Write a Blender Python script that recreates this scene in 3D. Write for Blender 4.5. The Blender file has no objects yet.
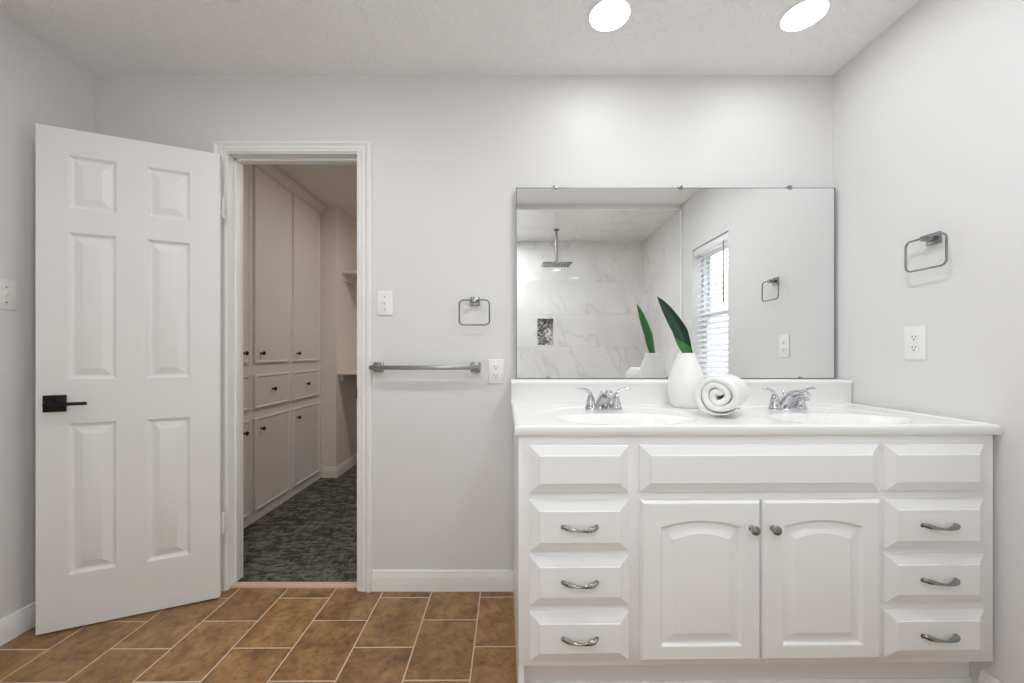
import bpy, bmesh, math, random
from mathutils import Vector, Matrix
random.seed(7)
S = bpy.context.scene
COL = S.collection
PI = math.pi

# ------------------------------------------------------------------ camera
CAM_Z, CAM_Y = 1.123, -1.896
cam_data = bpy.data.cameras.new('camera')
cam_data.sensor_width = 36
cam_data.lens = 400 / 1024 * 36
cam_data.shift_x = 3 / 1024
cam_data.shift_y = 11.5 / 1024
cam_data.clip_start = 0.01
cam = bpy.data.objects.new('camera', cam_data)
COL.objects.link(cam)
cam.location = (0, CAM_Y, CAM_Z)
cam.rotation_euler = (PI / 2, 0, 0)
S.camera = cam

# ------------------------------------------------------------------ world, exposure
S.view_settings.view_transform = 'Standard'
S.view_settings.look = 'None'
S.view_settings.gamma = 1
S.view_settings.use_curve_mapping = False
S.view_settings.exposure = 0.16
w = bpy.data.worlds.new('sky')
S.world = w
w.use_nodes = True
bg = w.node_tree.nodes['Background']
bg.inputs[0].default_value = (0.86, 0.93, 1.0, 1)
bg.inputs[1].default_value = 3.8
S.cycles.max_bounces = 14
S.cycles.diffuse_bounces = 8
S.cycles.glossy_bounces = 8
S.cycles.use_denoising = True
S.cycles.sample_clamp_indirect = 6
L_VANITY = 22.0      # emission of the two ceiling lights above the vanity
L_ROOM = 140.0        # ceiling lights behind / beside the camera
L_FILL_CLOSET = 72.0  # unseen ceiling lamp added to brighten the closet
L_FILL_SHOWER = 190.0  # unseen lamp added over the shower to fill the vanity front
L_FILL_LEFT = 108.0  # unseen lamp added to lift the left walls and ceiling

# ------------------------------------------------------------------ materials
def srgb(r, g, b):
    f = lambda c: (c / 255) / 12.92 if c / 255 <= 0.04045 else ((c / 255 + 0.055) / 1.055) ** 2.4
    return (f(r), f(g), f(b), 1)

def mat(name, color, rough=0.5, metal=0.0, bump=None, spec=None, coat=0.0):
    """bump = (noise scale, strength, distance, detail)"""
    m = bpy.data.materials.new(name)
    m.use_nodes = True
    nt = m.node_tree
    p = nt.nodes['Principled BSDF']
    p.inputs['Base Color'].default_value = color
    p.inputs['Roughness'].default_value = rough
    p.inputs['Metallic'].default_value = metal
    if coat:
        p.inputs['Coat Weight'].default_value = coat
        p.inputs['Coat Roughness'].default_value = 0.05
    if spec is not None:
        p.inputs['Specular IOR Level'].default_value = spec
    if bump:
        g = nt.nodes.new('ShaderNodeTexCoord')
        n = nt.nodes.new('ShaderNodeTexNoise')
        n.inputs['Scale'].default_value = bump[0]
        n.inputs['Detail'].default_value = bump[3]
        b = nt.nodes.new('ShaderNodeBump')
        b.inputs['Strength'].default_value = bump[1]
        b.inputs['Distance'].default_value = bump[2]
        nt.links.new(g.outputs['Object'], n.inputs['Vector'])
        nt.links.new(n.outputs['Fac'], b.inputs['Height'])
        nt.links.new(b.outputs['Normal'], p.inputs['Normal'])
    return m

def emit(name, color, strength):
    m = bpy.data.materials.new(name)
    m.use_nodes = True
    nt = m.node_tree
    nt.nodes.remove(nt.nodes['Principled BSDF'])
    e = nt.nodes.new('ShaderNodeEmission')
    e.inputs[0].default_value = color
    e.inputs[1].default_value = strength
    nt.links.new(e.outputs[0], nt.nodes['Material Output'].inputs[0])
    return m

def ramp(nt, stops):
    r = nt.nodes.new('ShaderNodeValToRGB')
    cr = r.color_ramp
    while len(cr.elements) < len(stops):
        cr.elements.new(0.5)
    for e, (pos, c) in zip(cr.elements, stops):
        e.position = pos
        e.color = c if len(c) == 4 else (*c, 1)
    return r

def math_node(nt, op, a, b):
    n = nt.nodes.new('ShaderNodeMath')
    n.operation = op
    for i, v in enumerate((a, b)):
        if isinstance(v, (int, float)):
            n.inputs[i].default_value = v
        else:
            nt.links.new(v, n.inputs[i])
    return n.outputs[0]

def mix_col(nt, fac, a, b, blend='MIX'):
    n = nt.nodes.new('ShaderNodeMix')
    n.data_type = 'RGBA'
    n.blend_type = blend
    for i, v in ((0, fac), (6, a), (7, b)):
        if isinstance(v, (int, float)):
            n.inputs[i].default_value = v
        elif isinstance(v, tuple):
            n.inputs[i].default_value = v
        else:
            nt.links.new(v, n.inputs[i])
    return n.outputs[2]

def floor_tile_material():
    m = mat('brown_floor_tile', (0.2, 0.12, 0.06, 1), 0.42)
    nt = m.node_tree
    p = nt.nodes['Principled BSDF']
    geo = nt.nodes.new('ShaderNodeNewGeometry')
    sep = nt.nodes.new('ShaderNodeSeparateXYZ')
    nt.links.new(geo.outputs['Position'], sep.inputs[0])
    u = math_node(nt, 'ADD', math_node(nt, 'ADD', sep.outputs['Y'], math_node(nt, 'MULTIPLY', sep.outputs['X'], -0.008)), 0.055 + 0.1555 + 0.311 * 20)
    v = math_node(nt, 'ADD', sep.outputs['X'], 0.134 + 0.2298 * 20)
    comb = nt.nodes.new('ShaderNodeCombineXYZ')
    nt.links.new(u, comb.inputs[0])
    nt.links.new(v, comb.inputs[1])
    br = nt.nodes.new('ShaderNodeTexBrick')
    nt.links.new(comb.outputs[0], br.inputs['Vector'])
    br.inputs['Scale'].default_value = 1
    br.inputs['Brick Width'].default_value = 0.311
    br.inputs['Row Height'].default_value = 0.2298
    br.inputs['Mortar Size'].default_value = 0.0032
    br.inputs['Mortar Smooth'].default_value = 0.3
    br.inputs['Bias'].default_value = 0
    br.inputs['Color1'].default_value = (0.1, 0.1, 0.1, 1)
    br.inputs['Color2'].default_value = (0.9, 0.9, 0.9, 1)
    # mottled clay, shifted per tile
    n1 = nt.nodes.new('ShaderNodeTexNoise')
    n1.noise_dimensions = '4D'
    n1.inputs['Scale'].default_value = 10
    n1.inputs['Detail'].default_value = 6
    n1.inputs['Roughness'].default_value = 0.68
    n1.inputs['Distortion'].default_value = 0.6
    nt.links.new(geo.outputs['Position'], n1.inputs['Vector'])
    wv = math_node(nt, 'MULTIPLY', br.outputs['Color'], 9.0)
    nt.links.new(wv, n1.inputs['W'])
    cl = ramp(nt, [(0.28, srgb(98, 72, 46)), (0.43, srgb(138, 105, 67)), (0.56, srgb(163, 126, 81)), (0.74, srgb(188, 152, 105))])
    nt.links.new(n1.outputs['Fac'], cl.inputs[0])
    n2 = nt.nodes.new('ShaderNodeTexNoise')
    n2.inputs['Scale'].default_value = 34
    n2.inputs['Detail'].default_value = 5
    nt.links.new(geo.outputs['Position'], n2.inputs['Vector'])
    sp = ramp(nt, [(0.34, (0.74, 0.71, 0.68)), (0.5, (1, 1, 1)), (0.7, (1.0, 0.98, 0.94))])
    nt.links.new(n2.outputs['Fac'], sp.inputs[0])
    c1 = mix_col(nt, 1.0, cl.outputs[0], sp.outputs[0], 'MULTIPLY')
    tint = ramp(nt, [(0.0, (0.84, 0.86, 0.90)), (1.0, (1.08, 1.02, 0.96))])
    nt.links.new(br.outputs['Color'], tint.inputs[0])
    c2 = mix_col(nt, 1.0, c1, tint.outputs[0], 'MULTIPLY')
    c3 = mix_col(nt, br.outputs['Fac'], c2, srgb(210, 188, 165))
    nt.links.new(c3, p.inputs['Base Color'])
    h1 = math_node(nt, 'MULTIPLY', br.outputs['Fac'], -1.0)
    h2 = math_node(nt, 'MULTIPLY', n2.outputs['Fac'], 0.3)
    h = math_node(nt, 'ADD', h1, h2)
    b = nt.nodes.new('ShaderNodeBump')
    b.inputs['Strength'].default_value = 0.5
    b.inputs['Distance'].default_value = 0.002
    nt.links.new(h, b.inputs['Height'])
    nt.links.new(b.outputs['Normal'], p.inputs['Normal'])
    return m

def carpet_material():
    m = mat('charcoal_loop_carpet', (0.03, 0.03, 0.03, 1), 0.95, spec=0.1)
    nt = m.node_tree
    p = nt.nodes['Principled BSDF']
    geo = nt.nodes.new('ShaderNodeNewGeometry')
    mp = nt.nodes.new('ShaderNodeMapping')
    mp.inputs['Scale'].default_value = (20, 56, 1)
    nt.links.new(geo.outputs['Position'], mp.inputs[0])
    vo = nt.nodes.new('ShaderNodeTexVoronoi')
    vo.distance = 'CHEBYCHEV'
    vo.inputs['Scale'].default_value = 1.0
    nt.links.new(mp.outputs[0], vo.inputs['Vector'])
    mp2 = nt.nodes.new('ShaderNodeMapping')
    mp2.inputs['Scale'].default_value = (70, 24, 1)
    nt.links.new(geo.outputs['Position'], mp2.inputs[0])
    vo2 = nt.nodes.new('ShaderNodeTexVoronoi')
    vo2.distance = 'CHEBYCHEV'
    vo2.inputs['Scale'].default_value = 1.0
    nt.links.new(mp2.outputs[0], vo2.inputs['Vector'])
    s1 = nt.nodes.new('ShaderNodeSeparateColor')
    s2 = nt.nodes.new('ShaderNodeSeparateColor')
    nt.links.new(vo.outputs['Color'], s1.inputs[0])
    nt.links.new(vo2.outputs['Color'], s2.inputs[0])
    a = math_node(nt, 'MULTIPLY', s1.outputs[0], 0.6)
    bb = math_node(nt, 'MULTIPLY', s2.outputs[0], 0.4)
    f = math_node(nt, 'ADD', a, bb)
    cr = ramp(nt, [(0.2, srgb(66, 64, 61)), (0.5, srgb(91, 88, 85)), (0.8, srgb(120, 117, 112))])
    nt.links.new(f, cr.inputs[0])
    nt.links.new(cr.outputs[0], p.inputs['Base Color'])
    n = nt.nodes.new('ShaderNodeTexNoise')
    n.inputs['Scale'].default_value = 220
    nt.links.new(geo.outputs['Position'], n.inputs['Vector'])
    b = nt.nodes.new('ShaderNodeBump')
    b.inputs['Strength'].default_value = 0.7
    b.inputs['Distance'].default_value = 0.004
    nt.links.new(n.outputs['Fac'], b.inputs['Height'])
    nt.links.new(b.outputs['Normal'], p.inputs['Normal'])
    return m

def marble_material(name, axis):
    m = mat(name, (0.8, 0.8, 0.79, 1), 0.02, spec=0.7)
    nt = m.node_tree
    p = nt.nodes['Principled BSDF']
    geo = nt.nodes.new('ShaderNodeNewGeometry')
    sep = nt.nodes.new('ShaderNodeSeparateXYZ')
    nt.links.new(geo.outputs['Position'], sep.inputs[0])
    comb = nt.nodes.new('ShaderNodeCombineXYZ')
    uu = {'x': 'X', 'y': 'Y', 'z': 'X'}[axis]
    vv = 'Y' if axis == 'z' else 'Z'
    nt.links.new(math_node(nt, 'ADD', sep.outputs[uu], 6.12), comb.inputs[0])
    nt.links.new(math_node(nt, 'ADD', sep.outputs[vv], 3.72 - 1.214 + 0.02), comb.inputs[1])
    br = nt.nodes.new('ShaderNodeTexBrick')
    nt.links.new(comb.outputs[0], br.inputs['Vector'])
    br.inputs['Scale'].default_value = 1
    br.inputs['Brick Width'].default_value = 0.62
    br.inputs['Row Height'].default_value = 0.372
    br.inputs['Mortar Size'].default_value = 0.0014
    br.inputs['Color1'].default_value = (0.1, 0.1, 0.1, 1)
    br.inputs['Color2'].default_value = (0.9, 0.9, 0.9, 1)
    shift = math_node(nt, 'MULTIPLY', br.outputs['Color'], 5.0)
    def vein(scale, width, seed, mapscale):
        mr = nt.nodes.new('ShaderNodeMapping')
        mr.inputs['Rotation'].default_value = (0.5 if axis == 'y' else 0.1, 0.52 if axis != 'y' else 0.1, 0.3 if axis == 'z' else 0.0)
        nt.links.new(geo.outputs['Position'], mr.inputs[0])
        mp = nt.nodes.new('ShaderNodeMapping')
        mp.inputs['Scale'].default_value = mapscale
        nt.links.new(mr.outputs[0], mp.inputs[0])
        n = nt.nodes.new('ShaderNodeTexNoise')
        n.noise_dimensions = '4D'
        n.inputs['Scale'].default_value = scale
        n.inputs['Detail'].default_value = 5
        n.inputs['Roughness'].default_value = 0.5
        n.inputs['Distortion'].default_value = 0.25
        nt.links.new(mp.outputs[0], n.inputs['Vector'])
        nt.links.new(math_node(nt, 'ADD', shift, seed), n.inputs['W'])
        d = math_node(nt, 'ABSOLUTE', math_node(nt, 'SUBTRACT', n.outputs['Fac'], 0.5), 0)
        r = ramp(nt, [(0.0, (1, 1, 1)), (width, (0.25, 0.25, 0.25)), (width * 3.5, (0, 0, 0))])
        nt.links.new(d, r.inputs[0])
        return r.outputs[0]
    v1 = vein(1.1, 0.006, 0.0, (1.3, 1.3, 0.4))
    v2 = vein(1.9, 0.005, 7.0, (1.3, 1.3, 0.4))
    cloud = nt.nodes.new('ShaderNodeTexNoise')
    cloud.inputs['Scale'].default_value = 2.2
    cloud.inputs['Detail'].default_value = 4
    nt.links.new(geo.outputs['Position'], cloud.inputs['Vector'])
    base = ramp(nt, [(0.35, srgb(232, 231, 229)), (0.65, srgb(243, 242, 240))])
    nt.links.new(cloud.outputs['Fac'], base.inputs[0])
    gate = ramp(nt, [(0.42, (0, 0, 0)), (0.60, (1, 1, 1))])
    nt.links.new(cloud.outputs['Fac'], gate.inputs[0])
    c = mix_col(nt, math_node(nt, 'MULTIPLY', v1, 0.27), base.outputs[0], srgb(164, 163, 163))
    f2 = math_node(nt, 'MULTIPLY', math_node(nt, 'MULTIPLY', v2, gate.outputs[0]), 0.25)
    c = mix_col(nt, f2, c, srgb(176, 172, 166))
    c = mix_col(nt, math_node(nt, 'MULTIPLY', br.outputs['Fac'], 0.5), c, srgb(190, 188, 185))
    nt.links.new(c, p.inputs['Base Color'])
    return m

def mosaic_material():
    m = mat('pebble_mosaic', (0.4, 0.4, 0.4, 1), 0.3)
    nt = m.node_tree
    p = nt.nodes['Principled BSDF']
    geo = nt.nodes.new('ShaderNodeNewGeometry')
    vo = nt.nodes.new('ShaderNodeTexVoronoi')
    vo.inputs['Scale'].default_value = 48
    nt.links.new(geo.outputs['Position'], vo.inputs['Vector'])
    s = nt.nodes.new('ShaderNodeSeparateColor')
    nt.links.new(vo.outputs['Color'], s.inputs[0])
    cr = ramp(nt, [(0.1, srgb(84, 82, 80)), (0.5, srgb(158, 155, 150)), (0.9, srgb(226, 224, 220))])
    nt.links.new(s.outputs[0], cr.inputs[0])
    nt.links.new(cr.outputs[0], p.inputs['Base Color'])
    return m

def bumpy_ceiling():
    m = mat('knockdown_ceiling', srgb(247, 246, 245), 0.85)
    nt = m.node_tree
    p = nt.nodes['Principled BSDF']
    geo = nt.nodes.new('ShaderNodeNewGeometry')
    n = nt.nodes.new('ShaderNodeTexNoise')
    n.inputs['Scale'].default_value = 46
    n.inputs['Detail'].default_value = 3
    n.inputs['Distortion'].default_value = 0.6
    nt.links.new(geo.outputs['Position'], n.inputs['Vector'])
    r = ramp(nt, [(0.42, (0, 0, 0)), (0.56, (1, 1, 1))])
    nt.links.new(n.outputs['Fac'], r.inputs[0])
    b = nt.nodes.new('ShaderNodeBump')
    b.inputs['Strength'].default_value = 0.7
    b.inputs['Distance'].default_value = 0.004
    nt.links.new(r.outputs[0], b.inputs['Height'])
    nt.links.new(b.outputs['Normal'], p.inputs['Normal'])
    return m

M = {}
M['wall'] = mat('wall_paint', srgb(226, 225, 224), 0.5, bump=(95, 0.22, 0.002, 2))
M['trim'] = mat('trim_paint', srgb(238, 237, 235), 0.48)
M['door'] = mat('door_paint', srgb(232, 231, 229), 0.4, bump=(160, 0.05, 0.001, 2))
M['cabinet'] = mat('cabinet_paint', srgb(239, 239, 239), 0.33, bump=(140, 0.04, 0.001, 2))
M['closet'] = mat('closet_paint', srgb(222, 214, 206), 0.55)
M['closet_cab'] = mat('closet_cabinet_paint', srgb(218, 212, 207), 0.5)
M['ceiling'] = bumpy_ceiling()
M['floor'] = floor_tile_material()
M['carpet'] = carpet_material()
M['wood'] = mat('threshold_wood', srgb(214, 184, 164), 0.5, bump=(60, 0.3, 0.001, 4))
M['marble_back'] = marble_material('veined_marble_back', 'x')
M['marble_side'] = marble_material('veined_marble_side', 'y')
M['marble_top'] = marble_material('veined_marble_top', 'z')
M['mosaic'] = mosaic_material()
M['counter'] = mat('cultured_marble', srgb(243, 242, 240), 0.18, coat=0.15)
M['mirror'] = mat('silvered_glass', (0.88, 0.89, 0.885, 1), 0.0, 1.0)
M['mirror_edge'] = mat('mirror_edge', srgb(96, 100, 98), 0.25, 0.3)
M['chrome'] = mat('chrome', (0.66, 0.67, 0.69, 1), 0.06, 1.0)
M['nickel'] = mat('brushed_nickel', (0.33, 0.33, 0.325, 1), 0.25, 1.0)
M['pewter'] = mat('pewter', (0.34, 0.34, 0.33, 1), 0.26, 1.0)
M['bronze'] = mat('dark_bronze', (0.035, 0.03, 0.027, 1), 0.35, 0.7)
M['black'] = mat('black_metal', (0.006, 0.006, 0.006, 1), 0.35, spec=0.3)
M['dark'] = mat('dark_slot', (0.02, 0.02, 0.02, 1), 0.6)
M['plate'] = mat('white_plastic', srgb(240, 239, 236), 0.3)
M['vase'] = mat('matte_white_ceramic', srgb(240, 239, 236), 0.55)
M['towel'] = mat('white_terry', srgb(246, 245, 243), 0.95, bump=(420, 0.9, 0.003, 3), spec=0.1)
M['leaf_dark'] = mat('leaf_dark_green', (0.005, 0.036, 0.018, 1), 0.45)
M['leaf_light'] = mat('leaf_light_green', (0.035, 0.17, 0.03, 1), 0.38)
M['blind'] = mat('blind_white', srgb(238, 239, 241), 0.4)
M['vinyl'] = mat('window_vinyl', srgb(238, 238, 238), 0.35)
M['siding'] = mat('tan_siding', srgb(206, 184, 160), 0.8)
M['ground'] = mat('dry_lawn', srgb(128, 128, 118), 0.9, bump=(40, 0.6, 0.02, 4))
M['lamp'] = emit('lamp_lens', (0.955, 0.99, 1.02, 1), L_VANITY)
M['lamp_room'] = emit('lamp_lens_room', (0.955, 0.99, 1.02, 1), L_ROOM)
M['fill_left'] = emit('fill_lens_left', (0.955, 0.99, 1.02, 1), L_FILL_LEFT)
M['fill_shower'] = emit('fill_lens_shower', (0.955, 0.99, 1.02, 1), L_FILL_SHOWER)
M['fill_closet'] = emit('fill_lens_closet', (1.0, 0.96, 0.92, 1), L_FILL_CLOSET)

def glass_material():
    m = bpy.data.materials.new('window_glass')
    m.use_nodes = True
    nt = m.node_tree
    nt.nodes.remove(nt.nodes['Principled BSDF'])
    t = nt.nodes.new('ShaderNodeBsdfTransparent')
    g = nt.nodes.new('ShaderNodeBsdfGlossy')
    g.inputs['Roughness'].default_value = 0.0
    x = nt.nodes.new('ShaderNodeMixShader')
    x.inputs[0].default_value = 0.05
    nt.links.new(t.outputs[0], x.inputs[1])
    nt.links.new(g.outputs[0], x.inputs[2])
    nt.links.new(x.outputs[0], nt.nodes['Material Output'].inputs[0])
    return m
M['glass'] = glass_material()

# ------------------------------------------------------------------ mesh helpers
def bm_new():
    return bmesh.new()

def merge(dst, src):
    me = bpy.data.meshes.new('tmp')
    src.to_mesh(me)
    src.free()
    dst.from_mesh(me)
    bpy.data.meshes.remove(me)

def box(bm, x0, x1, y0, y1, z0, z1, bevel=0.0, seg=2):
    t = bmesh.new()
    bmesh.ops.create_cube(t, size=1)
    for v in t.verts:
        v.co = Vector(((x0 + x1) / 2 + v.co.x * (x1 - x0), (y0 + y1) / 2 + v.co.y * (y1 - y0), (z0 + z1) / 2 + v.co.z * (z1 - z0)))
    if bevel:
        bmesh.ops.bevel(t, geom=list(t.edges), offset=bevel, segments=seg, affect='EDGES', profile=0.5)
    merge(bm, t)
    return bm

def bridge(bm, a, b, mi=0):
    n = len(a)
    for i in range(n):
        j = (i + 1) % n
        f = bm.faces.new((a[i], a[j], b[j], b[i]))
        f.material_index = mi

def ring_verts(bm, pts):
    return [bm.verts.new(p) for p in pts]

def loft(bm, rings, cap0=True, cap1=True):
    rv = [ring_verts(bm, r) for r in rings]
    for a, b in zip(rv, rv[1:]):
        bridge(bm, a, b)
    if cap0:
        bm.faces.new(rv[0])
    if cap1:
        bm.faces.new(rv[-1])
    return rv

def tube(bm, pts, radii, n=12, closed=False, cap=True, twist=0.0, squash=0.0):
    pts = [Vector(p) for p in pts]
    if isinstance(radii, (int, float)):
        radii = [radii] * len(pts)
    N = len(pts)
    rings = []
    up = None
    for i, p in enumerate(pts):
        if closed:
            d = (pts[(i + 1) % N] - pts[i - 1]).normalized()
        else:
            d = (pts[min(i + 1, N - 1)] - pts[max(i - 1, 0)]).normalized()
        if up is None:
            up = Vector((0, 0, 1)) if abs(d.z) < 0.9 else Vector((1, 0, 0))
        s = d.cross(up).normalized()
        up = s.cross(d).normalized()
        ring = []
        for k in range(n):
            a = 2 * PI * k / n
            r = radii[i] * (1 + squash * math.cos(2 * (a - twist * i)))
            ring.append(p + s * (math.cos(a) * r) + up * (math.sin(a) * r))
        rings.append(ring)
    rv = [ring_verts(bm, r) for r in rings]
    for a, b in zip(rv, rv[1:]):
        bridge(bm, a, b)
    if closed:
        bridge(bm, rv[-1], rv[0])
    elif cap:
        bm.faces.new(rv[0])
        bm.faces.new(rv[-1])

def smooth_path(ctrl, n=24):
    """Catmull-Rom through tuples of any length"""
    out = []
    P = [ctrl[0]] + list(ctrl) + [ctrl[-1]]
    m = len(ctrl) - 1
    for i in range(n + 1):
        t = i / n * m
        k = min(int(t), m - 1)
        f = t - k
        p0, p1, p2, p3 = P[k], P[k + 1], P[k + 2], P[k + 3]
        out.append(tuple(0.5 * (2 * b + (c - a) * f + (2 * a - 5 * b + 4 * c - d) * f * f + (-a + 3 * b - 3 * c + d) * f ** 3) for a, b, c, d in zip(p0, p1, p2, p3)))
    return out

def lathe(bm, prof, c=(0, 0, 0), n=40, axis='z'):
    rings = []
    for r, h in prof:
        ring = []
        for k in range(n):
            a = 2 * PI * k / n
            u, v = math.cos(a) * r, math.sin(a) * r
            q = {'z': (u, v, h), 'y': (u, h, v), 'x': (h, u, v)}[axis]
            ring.append(Vector(c) + Vector(q))
        rings.append(ring)
    loft(bm, rings, True, True)

def rect_ring(x0, x1, z0, z1, y, rise=0.0, n=12):
    """rectangle in the xz plane; the top edge is an arc of the given rise"""
    pts = [(x0, y, z0), (x1, y, z0)]
    for i in range(n + 1):
        t = i / n
        x = x1 + (x0 - x1) * t
        pts.append((x, y, z1 + rise * (1 - (2 * t - 1) ** 2)))
    return pts

def build(name, bm, material, parent=None, local=False, angle=35, kind=None):
    org = Vector((0, 0, 0))
    if parent is not None and not local:
        p = parent
        while p.parent:
            p = p.parent
        org = Vector(p.get('_org', (0, 0, 0)))
    bmesh.ops.recalc_face_normals(bm, faces=list(bm.faces))
    for v in bm.verts:
        v.co -= org
    me = bpy.data.meshes.new(name)
    bm.to_mesh(me)
    bm.free()
    for mm in (material if isinstance(material, (list, tuple)) else [material]):
        me.materials.append(mm)
    for f in me.polygons:
        f.use_smooth = True
    me.set_sharp_from_angle(angle=math.radians(angle))
    o = bpy.data.objects.new(name, me)
    COL.objects.link(o)
    if parent is not None:
        o.parent = parent
    if kind:
        o['kind'] = kind
    return o

def tag(o, label, cat, group=None, kind=None):
    o['label'] = label
    o['category'] = cat
    if group:
        o['group'] = group
    if kind:
        o['kind'] = kind
    return o

THINGS = []
def thing(name, label, cat, loc=(0, 0, 0), rotz=0.0, group=None, kind=None):
    o = bpy.data.objects.new(name, None)
    o.empty_display_size = 0.05
    COL.objects.link(o)
    o.location = loc
    o.rotation_euler = (0, 0, rotz)
    o['_org'] = tuple(loc)
    THINGS.append(o)
    return tag(o, label, cat, group, kind)

def struct(name, bm, material, label, cat):
    o = build(name, bm, material)
    return tag(o, label, cat, kind='structure')

# ------------------------------------------------------------------ room shell
XL, XR = -1.962, 1.535
H = 2.44
YR = -1.71            # plane of the shower front
YS = -2.75            # shower back wall
HS = 2.400            # shower ceiling
DX0, DX1, DH = -1.332, -0.720, 2.067   # doorway
WT = 0.107            # back wall thickness
WY0, WY1, WZ0, WZ1 = -1.515, -0.963, 0.80, 1.985   # window opening in the right wall

b = bm_new(); box(b, XL - 0.12, XR + 0.15, YR - 0.1, 0.016, -0.08, 0.0)
struct('floor', b, M['floor'], 'brown mottled ceramic tile floor with pale grout lines', 'floor')
b = bm_new(); box(b, -2.5, 0.7, 0.05, 2.75, -0.08, 0.004)
struct('floor_closet', b, M['carpet'], 'charcoal patterned loop carpet beyond the doorway', 'carpet')
b = bm_new()
box(b, DX0 - 0.004, DX1 + 0.004, 0.014, 0.052, -0.08, 0.010, 0.003)
struct('trim_threshold', b, M['wood'], 'bare pinkish wood threshold strip between tile and carpet', 'threshold')

b = bm_new(); box(b, XL - 0.12, XR + 0.15, YR - 0.016, WT, H, H + 0.1)
struct('ceiling', b, M['ceiling'], 'white knockdown textured bathroom ceiling', 'ceiling')
b = bm_new(); box(b, -2.5, 0.7, WT, 2.75, H, H + 0.1)
struct('ceiling_closet', b, M['closet'], 'plain shaded ceiling over the walk-in closet', 'ceiling')

b = bm_new()
box(b, XL - 0.12, DX0 - 0.02, 0, WT, 0, H)
box(b, DX1 + 0.02, XR + 0.15, 0, WT, 0, H)
box(b, DX0 - 0.02, DX1 + 0.02, 0, WT, DH + 0.02, H)
struct('wall_back', b, M['wall'], 'white painted wall behind the vanity with the doorway', 'wall')
b = bm_new(); box(b, XL - 0.12, XL, YR - 0.1, 0, 0, H)
struct('wall_left', b, M['wall'], 'white painted wall behind the open door', 'wall')
b = bm_new()
box(b, XR, XR + 0.15, WY1, 0, 0, H)
box(b, XR, XR + 0.15, YR, WY0, 0, H)
box(b, XR, XR + 0.15, WY0, WY1, 0, WZ0)
box(b, XR, XR + 0.15, WY0, WY1, WZ1, H)
struct('wall_right', b, M['wall'], 'white painted wall right of the vanity', 'wall')
SX0 = -1.15           # left end of the shower
b = bm_new()
box(b, XL - 0.12, SX0, YR - 0.1, YR, 0, H + 0.05)
box(b, SX0, XR, YR - 0.016, YR, HS - 0.002, H)
struct('wall_rear', b, M['wall'], 'white wall and low header in front of the shower', 'wall')
# shower alcove
NX0, NX1, NZ0, NZ1 = 0.320, 0.515, 1.208, 1.525
FX0, FX1, FZ0, FZ1 = -0.62, -0.12, 0.95, 2.05     # window added for frontal fill light, left of what the mirror shows
b = bm_new()
box(b, SX0 - 0.1, FX0, YS - 0.1, YS, 0, HS)
box(b, FX1, NX0, YS - 0.1, YS, 0, HS)
box(b, FX0, FX1, YS - 0.1, YS, 0, FZ0)
box(b, FX0, FX1, YS - 0.1, YS, FZ1, HS)
box(b, NX1, XR + 0.15, YS - 0.1, YS, 0, HS)
box(b, NX0, NX1, YS - 0.1, YS, 0, NZ0)
box(b, NX0, NX1, YS - 0.1, YS, NZ1, HS)
struct('wall_shower', b, M['marble_back'], 'marble look tiled back wall of the shower seen in the mirror', 'wall')
b = bm_new(); box(b, XR, XR + 0.15, YS, YR, 0, HS)
struct('wall_shower_right', b, M['marble_side'], 'marble look tiled side wall of the shower beside the window wall', 'wall')
b = bm_new(); box(b, SX0 - 0.1, SX0, YS, YR - 0.1, 0, HS)
struct('wall_shower_left', b, M['marble_side'], 'marble look tiled far side wall of the shower', 'wall')
b = bm_new(); box(b, SX0 - 0.1, XR + 0.15, YS - 0.1, YR - 0.016, HS, HS + 0.1)
struct('ceiling_shower', b, M['marble_top'], 'marble look tiled ceiling of the shower', 'ceiling')
b = bm_new()
box(b, SX0, XR - 0.014, YR, YR + 0.008, HS - 0.008, HS + 0.008, 0.002)
box(b, XR - 0.014, XR - 0.001, YR - 0.012, YR + 0.012, 0.004, HS + 0.008, 0.002)
struct('trim_shower', b, M['plate'], 'thin bright white edge trim framing the shower opening', 'trim')
b = bm_new()
box(b, NX0, NX1, YS - 0.09, YS - 0.08, NZ0, NZ1)
n_ = build('shower_niche', b, M['mosaic'])
tag(n_, 'small recessed shower niche lined with grey mosaic seen in mirror', 'niche')
b = bm_new()
box(b, NX0, NX0 + 0.006, YS - 0.08, YS + 0.003, NZ0, NZ1); box(b, NX1 - 0.006, NX1, YS - 0.08, YS + 0.003, NZ0, NZ1)
box(b, NX0, NX1, YS - 0.08, YS + 0.003, NZ0, NZ0 + 0.006); box(b, NX0, NX1, YS - 0.08, YS + 0.003, NZ1 - 0.006, NZ1)
build('niche_frame', b, M['plate'], n_)

win_fill = thing('window_fill', 'unseen white framed window added to the shower wall for fill light', 'window', ((FX0 + FX1) / 2, YS - 0.05, FZ0), kind='structure')
b = bm_new()
box(b, FX0, FX0 + 0.035, YS - 0.09, YS - 0.03, FZ0, FZ1, 0.003); box(b, FX1 - 0.035, FX1, YS - 0.09, YS - 0.03, FZ0, FZ1, 0.003)
box(b, FX0 + 0.035, FX1 - 0.035, YS - 0.09, YS - 0.03, FZ0, FZ0 + 0.035, 0.003); box(b, FX0 + 0.035, FX1 - 0.035, YS - 0.09, YS - 0.03, FZ1 - 0.035, FZ1, 0.003)
build('window_frame', b, M['vinyl'], win_fill)
b = bm_new(); box(b, FX0 + 0.03, FX1 - 0.03, YS - 0.063, YS - 0.058, FZ0 + 0.03, FZ1 - 0.03)
build('pane', b, M['glass'], win_fill)

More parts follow.
